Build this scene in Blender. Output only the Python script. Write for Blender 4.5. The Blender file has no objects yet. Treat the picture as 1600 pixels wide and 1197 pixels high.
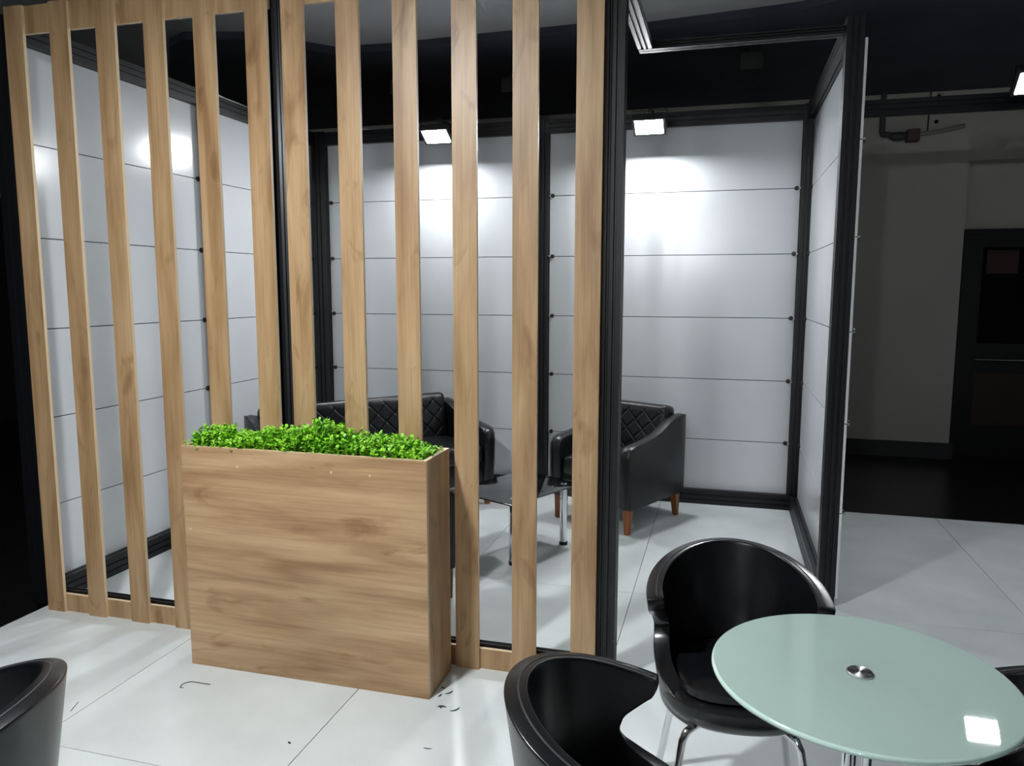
import bpy, bmesh, math, random
from mathutils import Vector, Matrix
random.seed(7)
S = bpy.context.scene
COL = S.collection

# ------------------------------------------------------------------ camera
YAW, PITCH, ROLL, FPX, CAM_H = -0.2701781, -0.12221752, 0.00124808, 1194.06, 1.6
fw = Vector((math.sin(YAW)*math.cos(PITCH), math.cos(YAW)*math.cos(PITCH), math.sin(PITCH)))
r0 = Vector((math.cos(YAW), -math.sin(YAW), 0)); u0 = r0.cross(fw)
rt = r0*math.cos(ROLL) + u0*math.sin(ROLL); up = rt.cross(fw)
cam = bpy.data.objects.new('camera', bpy.data.cameras.new('camera')); COL.objects.link(cam)
M = Matrix((rt, up, -fw)).transposed().to_4x4(); M.translation = (0, 0, CAM_H)
cam.matrix_world = M
cam.data.sensor_width = 36; cam.data.lens = FPX/1600*36; cam.data.clip_start = .02
S.camera = cam

# ------------------------------------------------------------------ world, exposure, lamp strengths
w = bpy.data.worlds.new('world'); S.world = w; w.use_nodes = True
w.node_tree.nodes['Background'].inputs[0].default_value = (.75, .85, 1, 1)
w.node_tree.nodes['Background'].inputs[1].default_value = .02
S.view_settings.view_transform = 'Standard'; S.view_settings.look = 'None'
S.view_settings.exposure = .22; S.view_settings.gamma = 1; S.view_settings.use_curve_mapping = False
LAMP_BOOTH, LAMP_FRONT, LAMP_FAR = 340, 1000, 450

# ------------------------------------------------------------------ materials
def srgb(r, g, b):
    f = lambda c: (c/255/12.92) if c/255 <= .04045 else ((c/255+.055)/1.055)**2.4
    return (f(r), f(g), f(b), 1)
def mat(name, col, rough=.5, metal=0, coat=0, spec=.5, bump=None, noise=None, emit=None, coat_rough=.05):
    m = bpy.data.materials.new(name); m.use_nodes = True
    nt = m.node_tree; b = nt.nodes['Principled BSDF']
    b.inputs['Base Color'].default_value = col; b.inputs['Roughness'].default_value = rough
    b.inputs['Metallic'].default_value = metal; b.inputs['Coat Weight'].default_value = coat
    b.inputs['Coat Roughness'].default_value = coat_rough
    b.inputs['Specular IOR Level'].default_value = spec
    if emit:
        b.inputs['Emission Color'].default_value = (.95, .98, 1, 1); b.inputs['Emission Strength'].default_value = emit
    if bump or noise:
        tc = nt.nodes.new('ShaderNodeTexCoord')
    if bump:
        n = nt.nodes.new('ShaderNodeTexNoise'); n.inputs['Scale'].default_value = bump[0]; n.inputs['Detail'].default_value = 4
        nt.links.new(tc.outputs['Object'], n.inputs['Vector'])
        bp = nt.nodes.new('ShaderNodeBump'); bp.inputs['Strength'].default_value = bump[1]; bp.inputs['Distance'].default_value = .002
        nt.links.new(n.outputs['Fac'], bp.inputs['Height']); nt.links.new(bp.outputs['Normal'], b.inputs['Normal'])
    if noise:   # (scale, colour2, lo, hi)
        n = nt.nodes.new('ShaderNodeTexNoise'); n.inputs['Scale'].default_value = noise[0]; n.inputs['Detail'].default_value = 5
        nt.links.new(tc.outputs['Object'], n.inputs['Vector'])
        cr = nt.nodes.new('ShaderNodeValToRGB'); cr.color_ramp.elements[0].position = noise[2]; cr.color_ramp.elements[1].position = noise[3]
        cr.color_ramp.elements[0].color = noise[1]; cr.color_ramp.elements[1].color = col
        nt.links.new(n.outputs['Fac'], cr.inputs['Fac']); nt.links.new(cr.outputs['Color'], b.inputs['Base Color'])
    return m
def wood(name, axis, c1, c2, c3, seedy=True):
    m = bpy.data.materials.new(name); m.use_nodes = True
    nt = m.node_tree; L = nt.links; N = nt.nodes; b = N['Principled BSDF']
    b.inputs['Roughness'].default_value = .42
    tc = N.new('ShaderNodeTexCoord'); mp = N.new('ShaderNodeMapping')
    oi = N.new('ShaderNodeObjectInfo'); vm = N.new('ShaderNodeVectorMath'); vm.operation = 'ADD'
    sc = N.new('ShaderNodeVectorMath'); sc.operation = 'SCALE'; sc.inputs[0].default_value = (7, 3, 11); L.new(oi.outputs['Random'], sc.inputs['Scale'])
    L.new(tc.outputs['Object'], vm.inputs[0]); L.new(sc.outputs[0], vm.inputs[1])
    L.new(vm.outputs[0], mp.inputs['Vector'])
    mp.inputs['Scale'].default_value = (1, 8, 8) if axis == 'x' else (8, 8, 1)
    n1 = N.new('ShaderNodeTexNoise'); n1.inputs['Scale'].default_value = 1.6; n1.inputs['Detail'].default_value = 6; n1.inputs['Distortion'].default_value = .35
    L.new(mp.outputs[0], n1.inputs['Vector'])
    mp2 = N.new('ShaderNodeMapping'); mp2.inputs['Scale'].default_value = (3, 120, 120) if axis == 'x' else (120, 120, 3)
    L.new(vm.outputs[0], mp2.inputs['Vector'])
    n2 = N.new('ShaderNodeTexNoise'); n2.inputs['Scale'].default_value = 1; n2.inputs['Detail'].default_value = 3
    L.new(mp2.outputs[0], n2.inputs['Vector'])
    cr = N.new('ShaderNodeValToRGB'); e = cr.color_ramp.elements
    e[0].position = .3; e[0].color = c1; e[1].position = .72; e[1].color = c3
    k = e.new(.5); k.color = c2
    L.new(n1.outputs['Fac'], cr.inputs['Fac'])
    mx = N.new('ShaderNodeMix'); mx.data_type = 'RGBA'; mx.blend_type = 'MULTIPLY'; mx.inputs['Factor'].default_value = .35
    cr2 = N.new('ShaderNodeValToRGB'); cr2.color_ramp.elements[0].position = .35; cr2.color_ramp.elements[0].color = (.62, .55, .48, 1); cr2.color_ramp.elements[1].position = .55
    L.new(n2.outputs['Fac'], cr2.inputs['Fac'])
    L.new(cr.outputs[0], mx.inputs['A']); L.new(cr2.outputs[0], mx.inputs['B'])
    # knots: sparse dark spots
    mp3 = N.new('ShaderNodeMapping'); mp3.inputs['Scale'].default_value = (2.2, 6, 6) if axis == 'x' else (6, 6, 2.2)
    L.new(vm.outputs[0], mp3.inputs['Vector'])
    n3 = N.new('ShaderNodeTexNoise'); n3.inputs['Scale'].default_value = 1.3; n3.inputs['Detail'].default_value = 3; n3.inputs['Distortion'].default_value = 1.6
    L.new(mp3.outputs[0], n3.inputs['Vector'])
    cr3 = N.new('ShaderNodeValToRGB'); cr3.color_ramp.elements[0].position = .60; cr3.color_ramp.elements[0].color = (1, 1, 1, 1)
    cr3.color_ramp.elements[1].position = .74; cr3.color_ramp.elements[1].color = (.58, .48, .38, 1)
    L.new(n3.outputs['Fac'], cr3.inputs['Fac'])
    mx2 = N.new('ShaderNodeMix'); mx2.data_type = 'RGBA'; mx2.blend_type = 'MULTIPLY'; mx2.inputs['Factor'].default_value = .8
    L.new(mx.outputs['Result'], mx2.inputs['A']); L.new(cr3.outputs[0], mx2.inputs['B'])
    L.new(mx2.outputs['Result'], b.inputs['Base Color'])
    return m
MT = {}
MT['oak_v'] = wood('oak_vertical', 'z', srgb(142, 109, 74), srgb(172, 140, 102), srgb(190, 160, 122))
MT['oak_h'] = wood('oak_horizontal', 'x', srgb(148, 114, 80), srgb(178, 145, 108), srgb(195, 164, 127))
MT['oak_edge'] = mat('oak_edge', srgb(214, 190, 156), .45)
MT['panel'] = mat('white_laminate', srgb(216, 219, 222), .18, spec=.5, noise=(1.3, srgb(205, 209, 213), .3, .7))
MT['tile'] = mat('white_floor_panel', srgb(218, 224, 224), .2, spec=.5, noise=(3, srgb(205, 211, 211), .3, .65))
MT['platform'] = mat('platform_core', srgb(90, 90, 90), .7)
MT['black'] = mat('black_aluminium', srgb(13, 14, 18), .4, spec=.4)
MT['black_back'] = mat('black_backing', srgb(14, 14, 15), .7)
MT['knob'] = mat('black_knob', srgb(25, 25, 26), .3)
MT['steel'] = mat('steel', (.6, .6, .6, 1), .25, 1)
MT['chrome'] = mat('chrome', (.78, .79, .8, 1), .07, 1)
MT['leather'] = mat('black_leatherette', srgb(12, 13, 16), .34, spec=.5, bump=(160, .25))
MT['tub'] = mat('black_tub_leather', srgb(14, 15, 18), .27, spec=.55, bump=(120, .12))
MT['stitch'] = mat('stitch', srgb(44, 45, 49), .6)
MT['brown_leg'] = wood('brown_leg', 'z', srgb(105, 58, 22), srgb(140, 82, 36), srgb(160, 98, 48))
MT['black_glass'] = mat('black_glass', srgb(8, 8, 9), .04, spec=.6, coat=.6)
MT['rubber'] = mat('rubber', srgb(12, 12, 12), .6)
MT['leaf'] = mat('leaf', srgb(150, 212, 52), .45, noise=(14, srgb(108, 182, 34), .35, .6))
MT['leafstem'] = mat('leaf_stem', srgb(48, 98, 20), .6)
MT['moss'] = mat('moss', srgb(35, 70, 16), .9)
MT['hall_wall'] = mat('hall_wall_paint', srgb(196, 193, 184), .8, noise=(.8, srgb(186, 184, 177), .35, .65))
MT['hall_left'] = mat('hall_left_paint', srgb(150, 150, 150), .8)
MT['hall_dark'] = mat('hall_dark_paint', srgb(22, 23, 25), .8)
MT['ceil'] = mat('ceiling_grey', srgb(188, 188, 190), .9, noise=(1.2, srgb(172, 172, 176), .3, .7))
MT['soffit'] = mat('ceiling_black', srgb(74, 77, 90), .8, noise=(1.5, srgb(60, 63, 73), .3, .7))
MT['hall_floor'] = mat('hall_floor_black', srgb(26, 26, 27), .28, noise=(5, srgb(18, 18, 19), .3, .7))
MT['plinth'] = mat('plinth', srgb(48, 50, 50), .6)
MT['door_frame'] = mat('door_frame_black', srgb(14, 15, 18), .4)
MT['door_glass'] = mat('door_glass', srgb(6, 7, 9), .05, spec=.6)
MT['brown_reflection'] = mat('door_brown_reflection', srgb(48, 37, 27), .5)
MT['door_red_reflection'] = mat('door_red_reflection', srgb(62, 27, 24), .5)
MT['pipe'] = mat('grey_pipe', srgb(150, 150, 145), .5)
MT['pipe_dark'] = mat('dark_pipe', srgb(70, 72, 74), .5)
MT['box_brown'] = mat('brown_box', srgb(92, 72, 64), .6)
MT['cable'] = mat('white_cable', srgb(225, 225, 220), .5)
MT['scrap'] = mat('black_plastic', srgb(28, 28, 28), .5)
MT['lamp_body'] = mat('lamp_body', srgb(30, 31, 33), .4)
MT['lens'] = mat('led_lens', (.9, .9, .9, 1), .3, emit=LAMP_BOOTH)
MT['lens_front'] = mat('led_lens_front', (.9, .9, .9, 1), .3, emit=LAMP_FRONT)
MT['lens_far'] = mat('led_lens_far', (.9, .9, .9, 1), .3, emit=LAMP_FAR)
# frosted table glass: pale green, glossy top
gm = mat('frosted_glass', srgb(190, 214, 206), .6, spec=.25, coat=1, coat_rough=.02); MT['frost'] = gm
nt = gm.node_tree; bs = nt.nodes['Principled BSDF']; out = nt.nodes['Material Output']
tr = nt.nodes.new('ShaderNodeBsdfTranslucent'); tr.inputs[0].default_value = srgb(170, 205, 192)
ms = nt.nodes.new('ShaderNodeMixShader'); ms.inputs[0].default_value = .25
nt.links.new(bs.outputs[0], ms.inputs[1]); nt.links.new(tr.outputs[0], ms.inputs[2]); nt.links.new(ms.outputs[0], out.inputs[0])
MT['frost_edge'] = mat('glass_edge', srgb(205, 232, 222), .12, coat=.5)
dm = mat('brushed_disc', (.7, .7, .71, 1), .22, 1); MT['disc'] = dm
dm.node_tree.nodes['Principled BSDF'].inputs['Anisotropic'].default_value = .9
tg = dm.node_tree.nodes.new('ShaderNodeTangent'); tg.direction_type = 'RADIAL'; tg.axis = 'Z'
dm.node_tree.links.new(tg.outputs[0], dm.node_tree.nodes['Principled BSDF'].inputs['Tangent'])

# ------------------------------------------------------------------ builders
class MB:
    def __init__(s): s.v = []; s.f = []
    def add(s, vs, fs):
        o = len(s.v); s.v += [tuple(p) for p in vs]; s.f += [tuple(i+o for i in f) for f in fs]; return s
    def box(s, a, b):
        x0, y0, z0 = a; x1, y1, z1 = b
        return s.add([(x0,y0,z0),(x1,y0,z0),(x1,y1,z0),(x0,y1,z0),(x0,y0,z1),(x1,y0,z1),(x1,y1,z1),(x0,y1,z1)],
                     [(0,3,2,1),(4,5,6,7),(0,1,5,4),(1,2,6,5),(2,3,7,6),(3,0,4,7)])
    def prism(s, poly, axis, a, b):
        """poly in the two other axes (in order), extruded along axis a..b"""
        n = len(poly)
        def mk(p, t):
            return {'x': (t, p[0], p[1]), 'y': (p[0], t, p[1]), 'z': (p[0], p[1], t)}[axis]
        vs = [mk(p, a) for p in poly] + [mk(p, b) for p in poly]
        fs = [tuple(range(n-1, -1, -1)), tuple(range(n, 2*n))] + [(i, (i+1) % n, n+(i+1) % n, n+i) for i in range(n)]
        return s.add(vs, fs)
    def tube(s, path, r, seg=12, cap=True):
        path = [Vector(p) for p in path]; rings = []
        rr = r if isinstance(r, (list, tuple)) else [r]*len(path)
        ref = None
        for i, p in enumerate(path):
            t = (path[min(i+1, len(path)-1)] - path[max(i-1, 0)]).normalized()
            if ref is None: ref = t.orthogonal().normalized()
            ref = (ref - t*ref.dot(t)).normalized(); q = t.cross(ref)
            rings.append([p + (ref*math.cos(2*math.pi*k/seg) + q*math.sin(2*math.pi*k/seg))*rr[i] for k in range(seg)])
        vs = [p for R in rings for p in R]; fs = []
        for i in range(len(path)-1):
            for k in range(seg):
                fs.append((i*seg+k, i*seg+(k+1) % seg, (i+1)*seg+(k+1) % seg, (i+1)*seg+k))
        if cap: fs += [tuple(range(seg-1, -1, -1)), tuple(range((len(path)-1)*seg, len(path)*seg))]
        return s.add(vs, fs)
    def lathe(s, prof, seg=48, c=(0, 0, 0)):
        vs = []; fs = []
        n = len(prof)
        for k in range(seg):
            a = 2*math.pi*k/seg
            for r, z in prof: vs.append((c[0]+r*math.cos(a), c[1]+r*math.sin(a), c[2]+z))
        for k in range(seg):
            for i in range(n-1):
                A = k*n+i; B = ((k+1) % seg)*n+i
                fs.append((A, B, B+1, A+1))
        return s.add(vs, fs)
    def rbox(s, lo, hi, r, n, disp=None):
        """rounded box on a grid; disp(p, nrm) -> new p"""
        lo, hi = Vector(lo), Vector(hi); idx = {}; vs = []; fs = []
        def axis_pts(a, k):
            L = hi[a]-lo[a]; k = max(k, 1)
            e = [lo[a] + r*(1-math.cos(t*math.pi/6)) for t in range(3)]
            m = [lo[a]+r+(L-2*r)*i/k for i in range(k+1)]
            return e + m + [hi[a] - r*(1-math.cos(t*math.pi/6)) for t in (2, 1, 0)]
        P = [axis_pts(a, n[a]) for a in range(3)]
        def vert(p):
            q = Vector((min(max(p[a], lo[a]+r), hi[a]-r) for a in range(3)))
            d = Vector(p)-q; nn = d.normalized() if d.length > 1e-9 else Vector((0, 0, 1))
            w_ = q + nn*r
            if disp: w_ = disp(w_, nn)
            k = tuple(round(c, 5) for c in p)
            if k not in idx: idx[k] = len(vs); vs.append(tuple(w_))
            return idx[k]
        for a in range(3):
            b, c = (a+1) % 3, (a+2) % 3
            for side, val in ((0, lo[a]), (1, hi[a])):
                for i in range(len(P[b])-1):
                    for j in range(len(P[c])-1):
                        q = []
                        for (ii, jj) in ((i, j), (i+1, j), (i+1, j+1), (i, j+1)):
                            p = [0, 0, 0]; p[a] = val; p[b] = P[b][ii]; p[c] = P[c][jj]; q.append(vert(p))
                        if side == 0: q.reverse()
                        fs.append(tuple(q))
        return s.add(vs, fs)
    def build(s, name, m, parent=None, smooth=False, merge=False, bevel=0):
        me = bpy.data.meshes.new(name); me.from_pydata(s.v, [], s.f); me.update()
        bm = bmesh.new(); bm.from_mesh(me)
        if merge: bmesh.ops.remove_doubles(bm, verts=bm.verts, dist=1e-5)
        bmesh.ops.recalc_face_normals(bm, faces=bm.faces)
        bm.to_mesh(me); bm.free()
        me.materials.append(MT[m])
        o = bpy.data.objects.new(name, me); COL.objects.link(o)
        if parent: o.parent = parent
        if smooth:
            for p in me.polygons: p.use_smooth = True
            if smooth == 'auto':
                for p in me.polygons: pass
                me.set_sharp_from_angle(angle=math.radians(38))
        if bevel:
            bv = o.modifiers.new('bevel', 'BEVEL'); bv.width = bevel; bv.segments = 2; bv.limit_method = 'ANGLE'
        return o
def tag(o, label=None, cat=None, group=None, kind=None):
    if label: o['label'] = label
    if cat: o['category'] = cat
    if group: o['group'] = group
    if kind: o['kind'] = kind
    return o
def empty(name, loc=(0, 0, 0), rz=0):
    o = bpy.data.objects.new(name, None); COL.objects.link(o); o.location = loc; o.rotation_euler = (0, 0, rz); o.empty_display_size = .1
    return o
def copy_tree(o, parent=None):
    c = o.copy(); COL.objects.link(c)
    c.parent = parent
    for ch in list(o.children): copy_tree(ch, c)
    return c
def shared(o, parent, loc):
    c = o.copy(); COL.objects.link(c); c.parent = parent; c.location = loc; return c

# ------------------------------------------------------------------ hall shell
FZ = -.10
ZCEIL, ZSOF = 3.56, 3.5
HX0, HX1, HY0, HYB = -9.0, 8.0, -8.0, 8.5
tag(MB().box((HX0, HY0, FZ-.1), (HX1, 9.2, FZ)).build('floor_hall', 'hall_floor'), 'dark polished floor of the hall around the white platform', 'floor', kind='structure')
tag(MB().box((HX0, HY0, ZCEIL), (HX1, 9.2, ZCEIL+.15)).build('ceiling', 'ceil'), 'grey hall ceiling above the booth', 'ceiling', kind='structure')
sof = [(-6.9, 8.49), (-4.515, 5.638), (-4.29, 5.53), (-3.82, 5.66), (-3.48, 6.0), (-3.3, 6.2), (-2.76, 6.24), (-2.25, 6.22), (-1.72, 6.2), (-1.2, 6.19), (-.66, 6.29), (.1, 6.2), (.45, 6.15), (1.2, 5.75), (2.2, 5.5), (4, 5.4), (7.99, 5.4), (7.99, 8.49)]
tag(MB().prism([(x*.95, y*.95) if y < 8 and x < 7.9 else (x, y) for x, y in sof], 'z', ZSOF, ZCEIL).build('ceiling_soffit', 'soffit'), 'lowered black ceiling over the back of the hall', 'ceiling', kind='structure')
wb = MB().box((HX0, HYB, FZ), (2.23, HYB+.5, ZCEIL)).box((2.23, HYB, 2.84), (HX1, HYB+.5, ZCEIL)).build('wall_hall_back', 'hall_wall')
tag(wb, 'warm grey painted hall wall behind the booth', 'wall', kind='structure')
wr = MB().box((2.23, HYB+.25, FZ), (HX1, HYB+.5, 2.84)).build('wall_hall_recess', 'hall_wall')
tag(wr, 'recessed hall wall around the black door', 'wall', kind='structure')
tag(MB().box((HX0, HYB-.03, FZ), (2.26, HYB, .06)).box((2.23, HYB, FZ), (2.26, HYB+.22, .06)).build('baseboard_back', 'plinth'), 'dark plinth along the foot of the hall wall', 'baseboard', kind='structure')
tag(MB().box((HX0-.1, HY0, FZ), (HX0, 9.2, ZCEIL)).build('wall_hall_left', 'hall_left'), 'plain grey hall wall beyond the left booth post', 'wall', kind='structure')
tag(MB().box((HX0, HY0, FZ), (HX0+.04, HYB, 2.75)).build('trim_1', 'hall_dark'), 'black cladding on the lower part of the hall side wall', 'cladding', kind='structure')
tag(MB().box((HX1, HY0, FZ), (HX1+.1, 9.2, ZCEIL)).build('wall_hall_right', 'hall_left'), 'grey hall wall beyond the tables', 'wall', kind='structure')
tag(MB().box((HX0, HY0-.1, FZ), (HX1, HY0, ZCEIL)).build('wall_hall_front', 'hall_left'), 'grey hall wall facing the booth', 'wall', kind='structure')

# door in the recess
d = empty('door_1', (2.35, HYB+.25, FZ)); tag(d, 'black door with glass upper pane and silver push bar', 'door', kind='structure')
def dbox(n, a, b, m, par=d): return MB().box(a, b).build(n, m, par)
dbox('door_frame', (-.06, -.06, 0), (0, 0, 2.3), 'door_frame'); dbox('door_frame', (.95, -.06, 0), (1.01, 0, 2.3), 'door_frame')
dbox('door_frame', (0, -.06, 2.24), (.95, 0, 2.3), 'door_frame')
leaf = MB().box((0, -.04, 0), (.12, 0, 2.24)).box((.72, -.04, 0), (.95, 0, 2.24)).box((.12, -.04, 0), (.72, 0, .33)).box((.12, -.04, .86), (.72, 0, 1.16)).box((.12, -.04, 2.12), (.72, 0, 2.24)).build('door_leaf', 'door_frame', d)
dbox('glass_pane', (.12, -.03, 1.16), (.72, -.015, 2.12), 'door_glass'); dbox('lower_panel', (.12, -.03, .33), (.72, -.015, .86), 'brown_reflection')  # lower panel's brown is painted in for a reflection in the door glass
dbox('red_reflection', (.16, -.034, 1.86), (.44, -.03, 2.09), 'door_red_reflection')  # red patch painted on the pane to stand for a reflection
MB().tube([(.1, -.09, 1.0), (.74, -.09, 1.0)], .014, 10).tube([(.14, -.04, 1.0), (.14, -.09, 1.0)], .01, 8).tube([(.7, -.04, 1.0), (.7, -.09, 1.0)], .01, 8).build('push_bar', 'steel', d, smooth='auto')

# pipes and small fittings on the hall wall
pz = HYB
o = MB().tube([(1.43, pz-.06, ZSOF), (1.43, pz-.06, 3.14), (1.435, pz-.06, 3.115), (1.46, pz-.06, 3.11), (1.505, pz-.06, 3.105)], .028, 10).build('water_pipe', 'pipe_dark', smooth='auto')
tag(o, 'dark pipe running down the hall wall and turning towards a brown box', 'pipe')
v_ = empty('pipe_valve', (1.70, pz-.07, 3.09)); tag(v_, 'small brown box at the end of the wall pipe', 'valve')
MB().box((-.05, -.06, -.06), (.06, .07, .05)).build('housing', 'box_brown', v_, bevel=.006); MB().tube([(-.2, 0, .01), (-.16, 0, -.005), (-.1, 0, -.005), (-.05, 0, 0)], [.03, .045, .045, .03], 10).build('coupling', 'pipe_dark', v_, smooth='auto')
o = MB().tube([(1.75, pz-.05, 3.1), (1.95, pz-.05, 3.12), (2.16, pz-.05, 3.16)], .018, 8).build('thin_pipe', 'pipe', smooth='auto'); tag(o, 'thin pale pipe running on from the brown wall box', 'pipe')
o = MB().tube([(1.85, pz-.03, ZSOF), (1.84, pz-.03, 3.13)], .007, 6).build('hanging_cable', 'pipe_dark'); tag(o, 'thin dark cable hanging down the hall wall beside the pipes', 'cable')
for q, (x, z) in enumerate([(1.92, 3.22), (1.93, 3.46)]):
    o = MB().lathe([(0, -.02), (.016, -.02), (.02, 0), (0, 0)], 12).build('wall_bolt', 'pipe_dark'); o.location = (x, pz, z); o.rotation_euler = (math.pi/2, 0, 0)
    tag(o, ['dark bolt on the hall wall just right of the hanging cable', 'dark bolt on the hall wall close under the black ceiling'][q], 'bolt', 'bolts on the hall wall')
for q, (x, y, nm) in enumerate([(-3.05, 7.0, 'far'), (-2.0, 7.2, 'mid'), (.15, 7.0, 'right')]):
    t = empty('ceiling_box', (x*.95, y*.95, ZSOF)); tag(t, {'far': 'small dark box under the black ceiling behind the sofa corner', 'mid': 'small dark box under the black ceiling beyond the floodlight over the sofa', 'right': 'small dark box under the black ceiling beyond the open entrance'}[nm], 'ceiling box', 'boxes under the black ceiling')
    MB().box((-.09, -.03, -.16), (.09, .03, -.02)).build('cover', 'soffit' if 0 else 'plinth', t, bevel=.008); MB().box((-.02, -.02, -.03), (.02, .02, .005)).build('bracket', 'lamp_body', t)

# ------------------------------------------------------------------ white platform of floor panels
PX0, PX1, PY0, PY1 = -3.28, 6.23, -1.85, 5.84
fl = tag(MB().box((PX0, PY0, FZ), (PX1, PY1, -.012)).build('floor', 'platform'), 'raised white platform of large glossy panels', 'floor', kind='structure')
xs = [-2.32+.95*k for k in range(-1, 10)]; ys = [.08+1.92*k for k in range(-1, 4)]
tile0 = None
for i in range(len(xs)-1):
    for j in range(len(ys)-1):
        if tile0 is None:
            tile0 = MB().box((.0015, .0015, -.012), (.9485, 1.9185, 0)).build('tile', 'tile', fl); tile0.location = (xs[i], ys[j], 0)
        else: shared(tile0, fl, (xs[i], ys[j], 0))

# ------------------------------------------------------------------ black aluminium posts and beams
def groove_profile(w_, d_, n=3, g=.007, gw=.011):
    """closed outline of a w_ x d_ bar with n grooves on each side"""
    pts = []
    def side(p0, p1, nx, ny):
        L = math.hypot(p1[0]-p0[0], p1[1]-p0[1]); tx, ty = (p1[0]-p0[0])/L, (p1[1]-p0[1])/L
        pts.append(p0)
        for k in range(n):
            c = L*(k+1)/(n+1)
            for s_, dp in ((-gw/2, 0), (-gw/2*.6, g), (gw/2*.6, g), (gw/2, 0)):
                pts.append((p0[0]+tx*(c+s_)-nx*dp, p0[1]+ty*(c+s_)-ny*dp))
    a, b = w_/2, d_/2
    side((-a, -b), (a, -b), 0, -1); side((a, -b), (a, b), 1, 0); side((a, b), (-a, b), 0, 1); side((-a, b), (-a, -b), -1, 0)
    return pts
def bar(axis, lo, hi, c, wd, label, cat, n=2):
    global TR
    TR += 1
    prof = groove_profile(wd[0], wd[1], n)
    poly = [(p[0]+c[0], p[1]+c[1]) for p in prof]
    o = MB().prism(poly, axis, lo, hi).build('trim_%d' % TR, 'black')
    return tag(o, label, cat, kind='structure')
TR = 1
ZB, ZT = 2.76, 2.86
ZC = (ZB+ZT)/2
BW = (.075, ZT-ZB)
YF = 3.0                       # front frame line (post centres)
post = lambda x, y, lab, z1=ZT+.005, wd=(.08, .08): bar('z', 0, z1, (x, y), wd, lab, 'post')
post(-3.303, YF, 'black fluted corner post beside the outermost slat of the screen', wd=(.135, .08))
post(-1.89, YF, 'black fluted post between the two slatted screens')
post(-.427, YF, 'black fluted post at the open end of the slatted screen')
post(-3.29, 4.40, 'black fluted post midway along the left booth wall')
post(-3.24, 5.79, 'black fluted post in the back left corner of the booth', wd=(.11, .09))
post(-1.355, 5.80, 'black fluted post between the two bays of the back wall')
post(.525, 5.80, 'black fluted post in the back right corner of the booth')
post(.545, 4.06, 'black fluted post at the free end of the short right wall')
bx_ = lambda lo, hi, y, z, lab, wd=BW: bar('x', lo, hi, (y, z), wd, lab, 'beam', 2)
by_ = lambda lo, hi, x, z, lab, wd=BW: bar('y', lo, hi, (x, z), wd, lab, 'beam', 2)
bx_(-3.235, -1.93, YF, 2.832, 'black top beam behind the first slatted screen', (.07, .056))
bx_(-1.85, -.467, YF, 2.832, 'black top beam behind the second slatted screen', (.07, .056))
bx_(-3.185, -1.395, 5.80, ZC, 'black top beam over the back wall behind the sofa')
bx_(-1.315, .485, 5.80, ZC, 'black top beam over the back wall behind the armchair')
bx_(.565, 5.2, 5.80, ZC, 'black top beam running on past the right wall over the platform')
by_(3.04, 4.36, -3.30, ZC, 'black top beam over the front half of the left wall')
by_(4.44, 5.745, -3.30, ZC, 'black top beam over the back half of the left wall')
by_(4.10, 5.76, .54, ZC, 'black top beam over the short right wall')
by_(3.04, 4.02, -.427, ZC, 'black top beam running back from the open end of the screen', (.07, .04))
bx_(-.46, .505, 4.06, ZC, 'black top beam across the recessed entrance', (.06, .04))
BB = (.03, .1); zb = .05
bx_(-3.235, -1.93, 2.972, zb, 'black base rail behind the first slatted screen', BB)
bx_(-1.85, -.467, 2.972, zb, 'black base rail behind the second slatted screen', BB)
bx_(-3.185, -1.395, 5.80, .055, 'black base rail of the back wall behind the sofa', (.075, .11))
bx_(-1.315, .485, 5.80, .055, 'black base rail of the back wall behind the armchair', (.075, .11))
by_(3.04, 4.36, -3.30, .055, 'black base rail of the front half of the left wall', (.09, .11))
by_(4.44, 5.745, -3.30, .055, 'black base rail of the back half of the left wall', (.09, .11))
by_(4.10, 5.76, .54, .055, 'black base rail of the short right wall', (.08, .11))

# ------------------------------------------------------------------ booth walls: white laminate panels between the posts
SEAM = [.042, .487, .942, 1.396, 1.850, 2.304, 2.765]
def knob(parent, loc, axis, s):
    """round black clamp on a seam with a short steel stub back to the post"""
    o = MB().lathe([(0, -.012), (.015, -.012), (.017, -.004), (.017, 0), (0, 0)], 14).build('clamp', 'knob', parent, smooth='auto')
    return o
KN = MB().lathe([(0, .014), (.013, .014), (.016, .008), (.016, -.004), (0, -.004)], 14).build('clamp', 'knob', None, smooth='auto')
ST = MB().box((-.006, -.006, 0), (.006, .006, .035)).build('clamp_stub', 'steel', None)
def wallbay(parent, kind, a, b, plane, nrm, knobs=(1, 1)):
    """panels along x (kind 'x') or y ('y') from a to b in plane; nrm = +-1 direction the panel faces; knobs at a / b ends"""
    for k in range(6):
        z0, z1 = SEAM[k]+.0025, SEAM[k+1]-.0025
        t = .012
        if kind == 'x': m = MB().box((a, plane, z0), (b, plane-nrm*t, z1))
        else: m = MB().box((plane, a, z0), (plane-nrm*t, b, z1))
        m.build('panel', 'panel', parent)
    for k in range(1, 6):
        for e, (pos, s_) in enumerate(((a, 1), (b, -1))):
            if not knobs[e]: continue
            c = KN.copy(); COL.objects.link(c); c.parent = parent
            st = ST.copy(); COL.objects.link(st); st.parent = parent
            p = pos + s_*.022
            if kind == 'x':
                c.location = (p, plane, SEAM[k]); c.rotation_euler = (math.pi/2*(1 if nrm < 0 else -1), 0, 0)
                st.location = (p, plane+nrm*.006, SEAM[k]); st.rotation_euler = (0, -s_*math.pi/2, 0)
            else:
                c.location = (plane, p, SEAM[k]); c.rotation_euler = (0, math.pi/2*(1 if nrm > 0 else -1), 0)
                st.location = (plane+nrm*.006, p, SEAM[k]); st.rotation_euler = (s_*math.pi/2, 0, 0)
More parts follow.
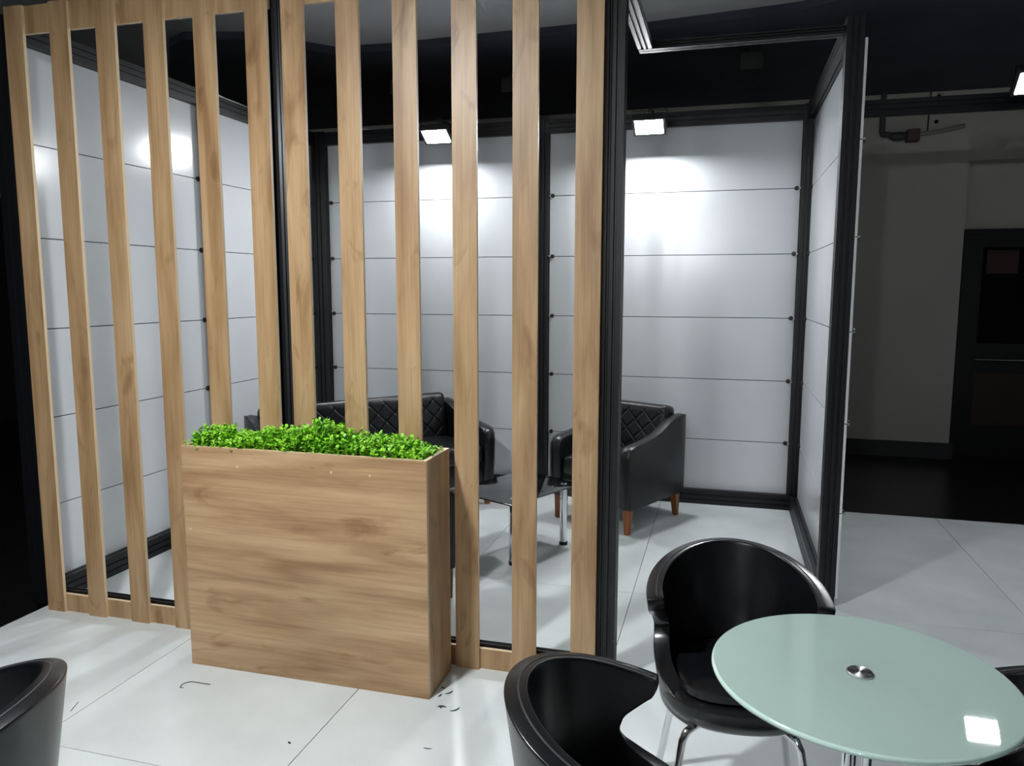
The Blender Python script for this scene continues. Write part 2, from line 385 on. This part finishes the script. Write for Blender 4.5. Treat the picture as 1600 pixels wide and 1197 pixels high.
W1 = tag(MB().box((-3.19, 5.822, .04), (.49, 5.835, 2.8)).build('wall_back', 'black_back'), 'white panelled back wall of the booth with dark joints', 'wall', kind='structure')
wallbay(W1, 'x', -3.18, -1.40, 5.81, -1); wallbay(W1, 'x', -1.31, .48, 5.81, -1)
W2 = tag(MB().box((-3.335, 3.04, .04), (-3.322, 5.75, 2.8)).build('wall_left', 'black_back'), 'white panelled left wall of the booth seen through the slats', 'wall', kind='structure')
wallbay(W2, 'y', 3.045, 4.355, -3.31, 1); wallbay(W2, 'y', 4.445, 5.735, -3.31, 1)
W3 = tag(MB().box((.566, 4.09, .04), (.574, 5.76, 2.8)).build('wall_right', 'black_back'), 'short white panelled right wall of the booth', 'wall', kind='structure')
wallbay(W3, 'y', 4.105, 5.755, .553, -1)
wallbay(W3, 'y', 4.02, 5.84, .600, 1, (1, 0))
for o in (KN, ST): bpy.data.objects.remove(o)

# ------------------------------------------------------------------ slatted oak screens
YS = 2.915
def screen(name, x0, x1, slats, label):
    t = empty(name, ((x0+x1)/2, YS, 0)); tag(t, label, 'slatted screen', 'oak slatted screens'); cx = (x0+x1)/2
    for i, (a, b) in enumerate(slats):
        s_ = MB().box((a-cx, 0, 0), (b-cx, .016, 2.875)).build('slat', 'oak_v', t)
        s_.data.materials.append(MT['oak_edge'])
        for p in s_.data.polygons:
            if abs(p.normal.x) > .5: p.material_index = 1
    for nm, z0, z1 in (('bottom_rail', 0, .088), ('top_rail', 2.753, 2.875)):
        r_ = MB().box((x0-cx, .016, z0), (x1-cx, .034, z1)).build(nm, 'oak_v' if nm[0] == 'b' else 'oak_v', t)
        r_.data.materials.append(MT['oak_edge'])
        for p in r_.data.polygons:
            if abs(p.normal.z) > .5: p.material_index = 1
    return t
sl1 = [(-3.219+.2512*k, -3.118+.2512*k) for k in range(6)]
sl2 = [(-1.793+.2466*k, -1.692+.2466*k) for k in range(6)]
screen('slatted_screen', sl1[0][0], sl1[5][1], sl1, 'oak slatted screen standing before the white left wall, beside the dark hall')
screen('slatted_screen', sl2[0][0], sl2[5][1], sl2, 'oak slatted screen behind the planter, ending at the open black post')

# ------------------------------------------------------------------ planter with artificial greenery
PL = empty('planter_box', (-1.611, 2.77, 0)); tag(PL, 'tall oak planter box standing in front of the slatted screen', 'planter')
hw, y0, y1, hz, t_ = .545, -.133, .118, .955, .018
for nm, a, b, m in (('front_panel', (-hw, y0, 0), (hw, y0+t_, hz), 'oak_h'), ('back_panel', (-hw, y1-t_, 0), (hw, y1, hz), 'oak_h'),
                    ('side_panel', (hw-t_, y0+t_, 0), (hw, y1-t_, hz), 'oak_v'), ('side_panel', (-hw, y0+t_, 0), (-hw+t_, y1-t_, hz), 'oak_v'),
                    ('inner_shelf', (-hw+t_, y0+t_, hz-.1), (hw-t_, y1-t_, hz-.08), 'moss')):
    s_ = MB().box(a, b).build(nm, m, PL)
    s_.data.materials.append(MT['oak_edge'])
    for p in s_.data.polygons:
        if p.normal.z > .5 and nm != 'inner_shelf': p.material_index = 1
        if nm in('front_panel',) and p.normal.x > .5: p.material_index = 1
for sx, sz in ((-.28, .88), (.145, .885), (.31, .882), (-.52, .60)):
    o = MB().lathe([(0, .002), (.004, .002), (.005, 0), (0, 0)], 10).build('screw_cap', 'oak_edge', PL); o.location = (sx, y0, sz); o.rotation_euler = (math.pi/2, 0, 0)
V = []; F = []; FM = []
def leafq(c, dr, up_, L, Wd, mi):
    sd = dr.cross(up_).normalized(); n0 = len(V)
    for q in (c, c+dr*L*.45+sd*Wd*.5+up_*L*.06, c+dr*L*.8+sd*Wd*.38, c+dr*L, c+dr*L*.8-sd*Wd*.38, c+dr*L*.45-sd*Wd*.5+up_*L*.06): V.append(tuple(q))
    F.append((n0, n0+1, n0+2, n0+3)); F.append((n0, n0+3, n0+4, n0+5)); FM.extend([mi, mi])
def hgt(x):
    return .058 + .014*math.sin(x*9+1) + .013*math.sin(x*23) + .02*math.exp(-((x-.02)/.12)**2) - .03*max(0, abs(x)-.42)/.12
rng = random.Random(3)
for i in range(1500):
    x = rng.uniform(-hw+.03, hw-.03); y = rng.uniform(y0+.024, y1-.024)
    edge = min(1, (min(y-y0, y1-y)+.02)/.09)
    top = hz + hgt(x)*edge*rng.uniform(.35, 1.12)
    base = Vector((x, y, hz-.07)); lean = Vector((rng.gauss(0, .02), rng.gauss(0, .016), 0)); tip = Vector((x, y, top))+lean
    tip.y = min(max(tip.y, y0+.005), y1-.01); tip.x = min(max(tip.x, -hw+.015), hw-.015)
    if i % 2 == 0:
        n0 = len(V); e = .0012
        for q in (base+Vector((e, 0, 0)), base-Vector((e, 0, 0)), tip-Vector((e, 0, 0)), tip+Vector((e, 0, 0))): V.append(tuple(q))
        F.append((n0, n0+1, n0+2, n0+3)); FM.append(1)
    for k in range(9):
        a = rng.uniform(0, 6.283); el = rng.uniform(-.1, 1.1)
        dr = Vector((math.cos(a)*math.cos(el), math.sin(a)*math.cos(el), math.sin(el)))
        upv = Vector((-math.cos(a)*math.sin(el), -math.sin(a)*math.sin(el), math.cos(el)))
        c = tip - Vector((0, 0, k*.0055))
        L = rng.uniform(.013, .02)
        leafq(c, dr, upv, L, L*.78, 0)
me = bpy.data.meshes.new('artificial_boxwood'); me.from_pydata(V, [], F); me.materials.append(MT['leaf']); me.materials.append(MT['leafstem'])
me.polygons.foreach_set('material_index', FM); me.update()
gr = bpy.data.objects.new('artificial_boxwood', me); COL.objects.link(gr); gr.location = PL.location
tag(gr, 'bright green artificial boxwood foliage filling the oak planter', 'greenery', kind='stuff')

# ------------------------------------------------------------------ black armchairs and sofa (front faces -y)
def quilt(width, z0, z1, pitch=.135, dep=.006):
    def f(p, n):
        if n.y < -.5 or (n.y < -.2 and n.z > .5):
            u, v = p.x, p.z*1.0
            a = ((u+v*1.0)/pitch) % 1; b = ((u-v*1.0)/pitch) % 1
            da = min(a, 1-a)*pitch*.707; db = min(b, 1-b)*pitch*.707
            q = math.exp(-(da/.005)**2) + math.exp(-(db/.005)**2)
            fade = min(1, max(0, (width/2-.03-abs(p.x))/.02))*min(1, max(0, (z1-.035-p.z)/.02))
            p = p + Vector((0, 1, 0))*dep*min(q, 1)*fade - Vector((0, 1, 0))*.004*fade
        return p
    return f
def make_sofa(name, W, label, cat):
    t = empty(name); tag(t, label, cat)
    at = .085; hw = W/2
    MB().rbox((-hw+.01, -.325, .17), (hw-.01, .34, .335), .012, (1, 1, 1)).build('base', 'leather', t, smooth='auto')
    ctrl = [(-.335, .17), (-.352, .34), (-.357, .49), (-.35, .545), (-.325, .575), (-.28, .587), (-.17, .597), (-.06, .613), (.03, .636), (.11, .672), (.19, .705), (.27, .724), (.335, .727), (.352, .714), (.355, .6), (.35, .17)]
    for s_ in (-1, 1):
        mb = MB(); x0 = s_*hw; x1 = s_*(hw-at); n = len(ctrl)
        # rounded section across the arm
        rows = [(x0, .0), (x0, .012), (x0-s_*.004, .004), (x0-s_*.014, 0), (x1+s_*.014, 0), (x1+s_*.004, .004), (x1, .012)]
        secs = []
        cy = .0; cz = .40
        for xx, ins in ((x0, .014), (x0-s_*.004, .004), (x0-s_*.016, 0), ((x0+x1)/2, -.006), (x1+s_*.016, 0), (x1+s_*.004, .004), (x1, .014)):
            ring = []
            for (yy, zz) in ctrl:
                d_ = Vector((yy-cy, 0)) if 0 else None
                ny = -1 if yy < -.3 else (1 if yy > .33 else 0); nz = 1 if zz > .5 else 0
                l = math.hypot(ny, nz) or 1
                ring.append((xx, yy-ny/l*ins, zz-nz/l*ins))
            secs.append(ring)
        vs = [p for r_ in secs for p in r_]; fs = []
        for i in range(len(secs)-1):
            for k in range(n): fs.append((i*n+k, i*n+(k+1) % n, (i+1)*n+(k+1) % n, (i+1)*n+k))
        fs += [tuple(range(n)), tuple(range((len(secs)-1)*n, len(secs)*n))]
        a_ = mb.add(vs, fs).build('armrest', 'leather', t, smooth='auto')
        pp = [(x0+s_*.001, yy, zz) for yy, zz in ctrl[:14]]
        MB().tube([(x0-s_*.004, yy-(.003 if yy < -.3 else 0), zz+(.002 if zz > .5 else 0)) for yy, zz in ctrl[:14]], .0028, 6).build('piping', 'leather', a_, smooth=True)
    sw = W-2*at-.006
    MB().rbox((-sw/2, -.345, .325), (sw/2, .18, .455), .035, (12, 8, 1), lambda p, n: p+Vector((0, 0, .014*(1-(2*p.x/sw)**2)*(1 if n.z > .5 else 0)))).build('seat_cushion', 'leather', t, smooth=True)
    bk = MB().rbox((-sw/2-.004, .0, .0), (sw/2+.004, .135, .395), .04, (int(sw/.0055), 1, 66), quilt(sw, 0, .395)).build('backrest', 'leather', t, smooth=True)
    bk.location = (0, .165, .405); bk.rotation_euler = (math.radians(-9), 0, 0)
    MB().box((-hw+at, .27, .17), (hw-at, .35, .70)).build('back_panel', 'leather', t)
    lx, ly = hw-.045, (.295, -.30)
    for sx in (-1, 1):
        for yy in ly:
            pr = []
            for z, h_, off in ((0, .016, .014), (.175, .027, 0)):
                cx_, cy_ = sx*(lx+off*.4), yy+(off if yy > 0 else -off)*.6
                pr.append([(cx_-h_, cy_-h_, z), (cx_+h_, cy_-h_, z), (cx_+h_, cy_+h_, z), (cx_-h_, cy_+h_, z)])
            MB().add(pr[0]+pr[1], [(0, 3, 2, 1), (4, 5, 6, 7), (0, 1, 5, 4), (1, 2, 6, 5), (2, 3, 7, 6), (3, 0, 4, 7)]).build('leg', 'brown_leg', t, bevel=.003)
    return t
ac = make_sofa('armchair', .66, 'black quilted armchair in front of the back wall, beside the open entrance', 'armchair')
ac['group'] = 'black quilted seats in the booth'
ac.location = (-.687, 5.29, 0); ac.rotation_euler.z = math.radians(-26.7)
ac2 = copy_tree(ac); ac2.location = (-1.76, 3.64, 0); ac2.rotation_euler.z = math.radians(90+38)
ac2['label'] = 'black armchair hidden behind the oak planter, turned to the coffee table'
so = make_sofa('sofa', 1.62, 'long black quilted sofa set across the back left corner of the booth', 'sofa')
so['group'] = 'black quilted seats in the booth'
so.location = (-2.40, 4.94, 0); so.rotation_euler.z = math.radians(50.3)

# ------------------------------------------------------------------ coffee table
ct = empty('coffee_table', (-1.195, 4.449, 0), math.radians(-26)); tag(ct, 'low black glass coffee table on chrome legs before the sofa', 'coffee table')
MB().rbox((-.25, -.34, .382), (.25, .34, .392), .004, (1, 1, 1)).build('glass_top', 'black_glass', ct, smooth='auto')
for sx in (-1, 1):
    for sy in (-1, 1):
        x, y = sx*.175, sy*.24
        l = MB().lathe([(0, .382), (.024, .382), (.024, .02), (.0, .02)], 20, (x, y, 0)).build('leg', 'chrome', ct, smooth='auto')
        MB().lathe([(0, .022), (.026, .022), (.026, .0), (0, .0)], 20, (x, y, 0)).build('foot', 'rubber', l, smooth='auto')
        MB().lathe([(0, .398), (.018, .398), (.021, .3915), (0, .3915)], 16, (x, y, 0)).build('cap', 'chrome', l, smooth='auto')

# ------------------------------------------------------------------ tub chairs (front faces -y)
def lerp_tab(tab, v):
    for (a, fa), (b, fb) in zip(tab, tab[1:]):
        if v <= b:
            t = (v-a)/(b-a); return fa+(fb-fa)*t
    return tab[-1][1]
PHI = [(0, 144), (.1, 142), (.2, 134), (.3, 116), (.4, 93), (.48, 80), (.57, 75.5), (.66, 78.5), (.75, 86.5), (.86, 95.5), (.94, 98), (1, 97.5)]
def tub_point(th, v, off=0):
    """th angle from the back (radians, + to +x), v height fraction"""
    c = math.cos(th)
    ztop = .655 + .13*(.5+.5*math.cos(min(abs(th)*1.25, math.pi)))
    z = .375 + v*(ztop-.375)
    r = .196 + .050*v**.9 + off
    rx, ry = r*1.0, r*(1.0 if c > 0 else 1.04)
    return Vector((rx*math.sin(th), ry*math.cos(th) + .012*v*max(c, 0), z))
def make_tub(label):
    t = empty('tub_chair'); tag(t, label, 'tub chair', 'black tub chairs')
    nT, nV = 64, 34
    V = []; F = []
    for j in range(nV+1):
        v = j/nV; ph = math.radians(lerp_tab(PHI, v))
        for i in range(nT+1):
            V.append(tuple(tub_point((i/nT*2-1)*ph, v)))
    for j in range(nV):
        for i in range(nT):
            a = j*(nT+1)+i; F.append((a, a+1, a+nT+2, a+nT+1))
    o = MB().add(V, F).build('shell', 'tub', t, smooth=True)
    sd = o.modifiers.new('solid', 'SOLIDIFY'); sd.thickness = .05; sd.offset = 0; sd.use_even_offset = True
    bv = o.modifiers.new('bevel', 'BEVEL'); bv.width = .013; bv.segments = 3; bv.limit_method = 'ANGLE'; bv.angle_limit = math.radians(50)
    # stitched seam along the rim
    ph = math.radians(97)
    MB().tube([tub_point((i/60*2-1)*ph*.985, 1, -.006)+Vector((0, 0, .0005)) for i in range(61)], .0026, 6).build('rim_seam', 'stitch', o, smooth=True)
    # bowl under the seat
    V = []; F = []; prof = [(.05, .352), (.13, .354), (.185, .364), (.213, .386), (.226, .415), (.222, .438), (.205, .448), (.1, .45)]
    seg = 48
    for (r, z) in prof:
        for k in range(seg):
            a = 2*math.pi*k/seg; fx, fy = math.sin(a), -math.cos(a)
            e = 1/((abs(fx)**2.6+abs(fy)**2.6)**(1/2.6)) if fy < 0 else 1
            V.append((r*fx*e, r*fy*e, z))
    n = len(prof)
    for j in range(n-1):
        for k in range(seg): F.append((j*seg+k, j*seg+(k+1) % seg, (j+1)*seg+(k+1) % seg, (j+1)*seg+k))
    F += [tuple(range(seg)), tuple(range((n-1)*seg, n*seg))]
    MB().add(V, F).build('seat_bowl', 'tub', t, smooth='auto')
    V = []; F = []; prof = [(.166, .445), (.176, .457), (.174, .477), (.162, .486), (.1, .491), (.02, .492)]
    for (r, z) in prof:
        for k in range(seg):
            a = 2*math.pi*k/seg; fx, fy = math.sin(a), -math.cos(a)
            e = 1/((abs(fx)**3.4+abs(fy)**3.4)**(1/3.4)) if fy < 0 else 1
            V.append((r*fx*e, r*fy*e*(1.1 if fy < 0 else 1), z))
    n = len(prof)
    for j in range(n-1):
        for k in range(seg): F.append((j*seg+k, j*seg+(k+1) % seg, (j+1)*seg+(k+1) % seg, (j+1)*seg+k))
    F += [tuple(range(seg)), tuple(range((n-1)*seg, n*seg))]
    MB().add(V, F).build('seat_cushion', 'tub', t, smooth='auto')
    for sx in (-1, 1):
        for sy in (-1, 1):
            MB().tube([(sx*.07, sy*.08, .352), (sx*.13, sy*.13, .348), (sx*.152, sy*.147, .338), (sx*.163, sy*.156, .315), (sx*.21, sy*.20, .004)], .0115, 12).build('leg', 'chrome', t, smooth='auto')
            MB().lathe([(0, .012), (.015, .012), (.015, 0), (0, 0)], 12, (sx*.21, sy*.20, 0)).build('foot', 'rubber', t, smooth='auto')
    return t
def face(dx, dy): return math.atan2(dx, -dy)
tub = make_tub('black tub chair between the round glass table and the short right wall')
tub.location = (.068, 2.28, 0); tub.rotation_euler.z = face(.12, -1)
TUBS = [((-.14, 1.50), (1, .07), 'black tub chair with its back to the slatted screen, pulled up to the glass table'),
        ((-1.575, 1.085), (-1, -.38), 'black tub chair standing alone on the white floor in front of the planter'),
        ((.68, 1.75), (-1, .05), 'black tub chair across the glass table from the slatted screen')]
for (x, y), (dx, dy), lab in TUBS:
    c = copy_tree(tub); c.location = (x, y, 0); c.rotation_euler.z = face(dx, dy); c['label'] = lab

# ------------------------------------------------------------------ round glass table
rtb = empty('round_table', (.318, 1.762, 0)); tag(rtb, 'round frosted glass table on a chrome column', 'table')
g = MB().lathe([(0, .75), (.316, .75), (.316, .738), (0, .738)], 96).build('glass_top', 'frost', rtb, smooth='auto')
MB().lathe([(.3155, .7502), (.319, .7485), (.3205, .744), (.319, .7395), (.3155, .7378)], 96).build('polished_edge', 'frost_edge', g, smooth=True)
MB().lathe([(0, .756), (.026, .756), (.0285, .7535), (.0285, .7495), (0, .7495)], 40).build('centre_disc', 'disc', rtb, smooth='auto')
MB().lathe([(0, .738), (.075, .738), (.075, .73), (0, .728)], 32).build('mounting_plate', 'chrome', rtb, smooth='auto')
for k in range(3):
    a_ = math.radians(100+120*k); MB().tube([(.024*math.cos(a_), .024*math.sin(a_), .025), (.024*math.cos(a_), .024*math.sin(a_), .73)], .0115, 14).build('column_tube', 'chrome', rtb, smooth='auto')
MB().lathe([(0, .034), (.03, .034), (.06, .026), (.18, .014), (.19, .008), (.19, 0), (0, 0)], 48).build('base', 'chrome', rtb, smooth='auto')

# ------------------------------------------------------------------ LED floodlights
def flood(loc, tilt, rz, lens, label, arm_to, name='led_floodlight', lens_name='lens'):
    """head faces down (-z) then tilts about x; arm_to = beam point (world)"""
    t = empty(name, loc, rz); tag(t, label, 'floodlight', 'LED floodlights')
    T = Matrix.Rotation(tilt, 4, 'X')
    h = MB().rbox((-.115, -.085, 0), (.115, .085, .04), .008, (1, 1, 1))
    for k in range(7): h.box((-.09+.03*k-.003, -.07, .038), (-.09+.03*k+.003, .07, .06))
    ho = h.build('housing', 'lamp_body', t, smooth='auto'); ho.matrix_local = T
    lo_ = MB().box((-.095, -.068, -.004), (.095, .068, .001)).build(lens_name, lens, t); lo_.matrix_local = T
    rm = MB().box((-.112, -.082, -.007), (.112, -.069, .001)).box((-.112, .069, -.007), (.112, .082, .001)).box((-.112, -.069, -.007), (-.096, .069, .001)).box((.096, -.069, -.007), (.112, .069, .001)).build('rim', 'lamp_body', t); rm.matrix_local = T
    br = MB().box((-.125, -.012, .0), (-.121, .012, .11)).box((.121, -.012, .0), (.125, .012, .11)).box((-.125, -.012, .106), (.125, .012, .11)).build('bracket', 'lamp_body', t)
    loc = Vector(loc); a = Vector(arm_to)-loc; a.rotate(Matrix.Rotation(-rz, 3, 'Z'))
    MB().tube([(0, 0, .108), (0, a.y*.5, max(.108, a.z)+.02), tuple(a)], .01, 8).build('arm', 'lamp_body', t, smooth='auto')
    return t
tl = math.radians(-30)
flood((-2.13, 5.555, 2.74), tl, 0, 'lens', 'lit floodlight on the back beam above the sofa', (-2.10, 5.79, 2.86))
flood((-.55, 5.555, 2.725), tl, 0, 'lens', 'lit floodlight on the back beam above the armchair', (-.545, 5.79, 2.86))
flood((1.77, 5.50, 2.85), math.radians(-48), 0, 'lens', 'lit floodlight on the bare beam beyond the short right wall', (1.76, 5.79, 2.86))
# opposite stand's beams (outside the view) with the lamps that light the front of the booth and the hall
for q, (x, y, z, tilt, lens, lab) in enumerate([(-1.6, 1.1, 2.95, 5, 'lens_front', 'floodlight on the beam in front of the planter, shining on it'),
        (-1.5, -6.2, 2.5, 82, 'lens_far', 'floodlight far across the hall, shining on the first screen'),
        (-.6, -6.2, 2.5, 82, 'lens_far', 'floodlight far across the hall, shining on the second screen')]):
    flood((x, y, z), math.radians(tilt), 0, lens, lab, (x, y-.3, z+.12), ['front', 'hall', 'far_hall'][q]+'_floodlight_offscreen', ['front', 'hall', 'far_hall'][q]+'_lens_offscreen')
for x, y, z, lab in ((-1.6, .76, 3.07, 'in front of the planter'), (1.0, .76, 3.07, 'in front of the tub chairs'), (-1.05, -6.54, 2.62, 'far across the hall')):
    bar('x', x-1.2, x+1.2, (y, z), (.075, .1), 'black ceiling-hung beam ' + lab, 'beam', 2)
    for sx in (-1.1, 1.1):
        bar('z', z+.05, ZCEIL, (x+sx, y), (.05, .05), 'black hanger of the ceiling-hung beam ' + lab, 'hanger', 1)

# ------------------------------------------------------------------ cables and floor litter
o = MB().tube([(-3.29, 4.50, 2.862), (-3.285, 4.53, 2.90), (-3.29, 4.56, 2.875), (-3.285, 4.62, 2.868), (-3.28, 4.75, 2.866), (-3.285, 4.9, 2.864)], .006, 8).build('white_cable', 'cable', smooth=True)
tag(o, 'short white cable lying on the left wall beam', 'cable')
o = MB().tube([(-3.0, 5.78, 2.866), (-2.95, 5.75, 2.872), (-2.88, 5.76, 2.868), (-2.8, 5.79, 2.866)], .006, 8).build('white_cable', 'cable', smooth=True)
tag(o, 'short white cable lying on the back beam near the corner', 'cable')
def curl(x, y, L, a, bend, wd, lab, grp='black clippings on the floor'):
    pts = []
    for k in range(7):
        s_ = (k/6-.5)*L; ang = a+bend*(k/6-.5)
        pts.append((s_*math.cos(a)-bend*s_*s_/L*math.sin(a)*.8, s_*math.sin(a)+bend*s_*s_/L*math.cos(a)*.8, wd*.5))
    rr = [wd*(.25+.75*math.sin(math.pi*(k+.4)/6.8)) for k in range(7)]
    o = MB().tube(pts, rr, 6).build('plastic_clipping', 'scrap', smooth=True); o.location = (x, y, 0)
    o.scale = (1, 1, .5); tag(o, lab, 'clipping', grp); return o
c1 = 'small curled black clipping on the floor beside the planter corner'
curl(-1.046, 2.735, .02, -.4, .8, .004, c1); curl(-1.005, 2.705, .036, 1.0, .9, .004, c1); curl(-1.035, 2.677, .024, 1.3, .5, .004, c1)
curl(-1.0, 2.604, .034, .2, -.9, .005, c1); curl(-1.004, 2.6, .022, 2.2, .5, .004, c1); curl(-.94, 2.593, .042, .9, 1.0, .004, c1)
curl(-1.437, 2.234, .018, -.5, .3, .004, 'single black speck of plastic on the floor in front of the planter')
curl(-.952, 2.334, .032, .1, .3, .0025, 'thin grey sliver on the floor near the tub chair back')
wp = [(-2.055, 2.452, .002)] + [(-2.045+.03*math.cos(a), 2.47+.03*math.sin(a)*1.1, .002) for a in [math.radians(q) for q in (215, 180, 150, 120, 100)]] + [(-2.0, 2.502, .002), (-1.965, 2.503, .002)]
tag(MB().tube(wp, .0014, 6).build('wire_piece', 'scrap', smooth=True), 'bent piece of thin wire on the floor left of the planter front', 'wire')
tag(MB().tube([(-2.375, 2.25, .0015), (-2.365, 2.225, .0015), (-2.35, 2.19, .0015)], .0013, 6).build('wire_piece', 'scrap', smooth=True), 'straight bit of thin wire on the floor by the lone tub chair', 'wire')
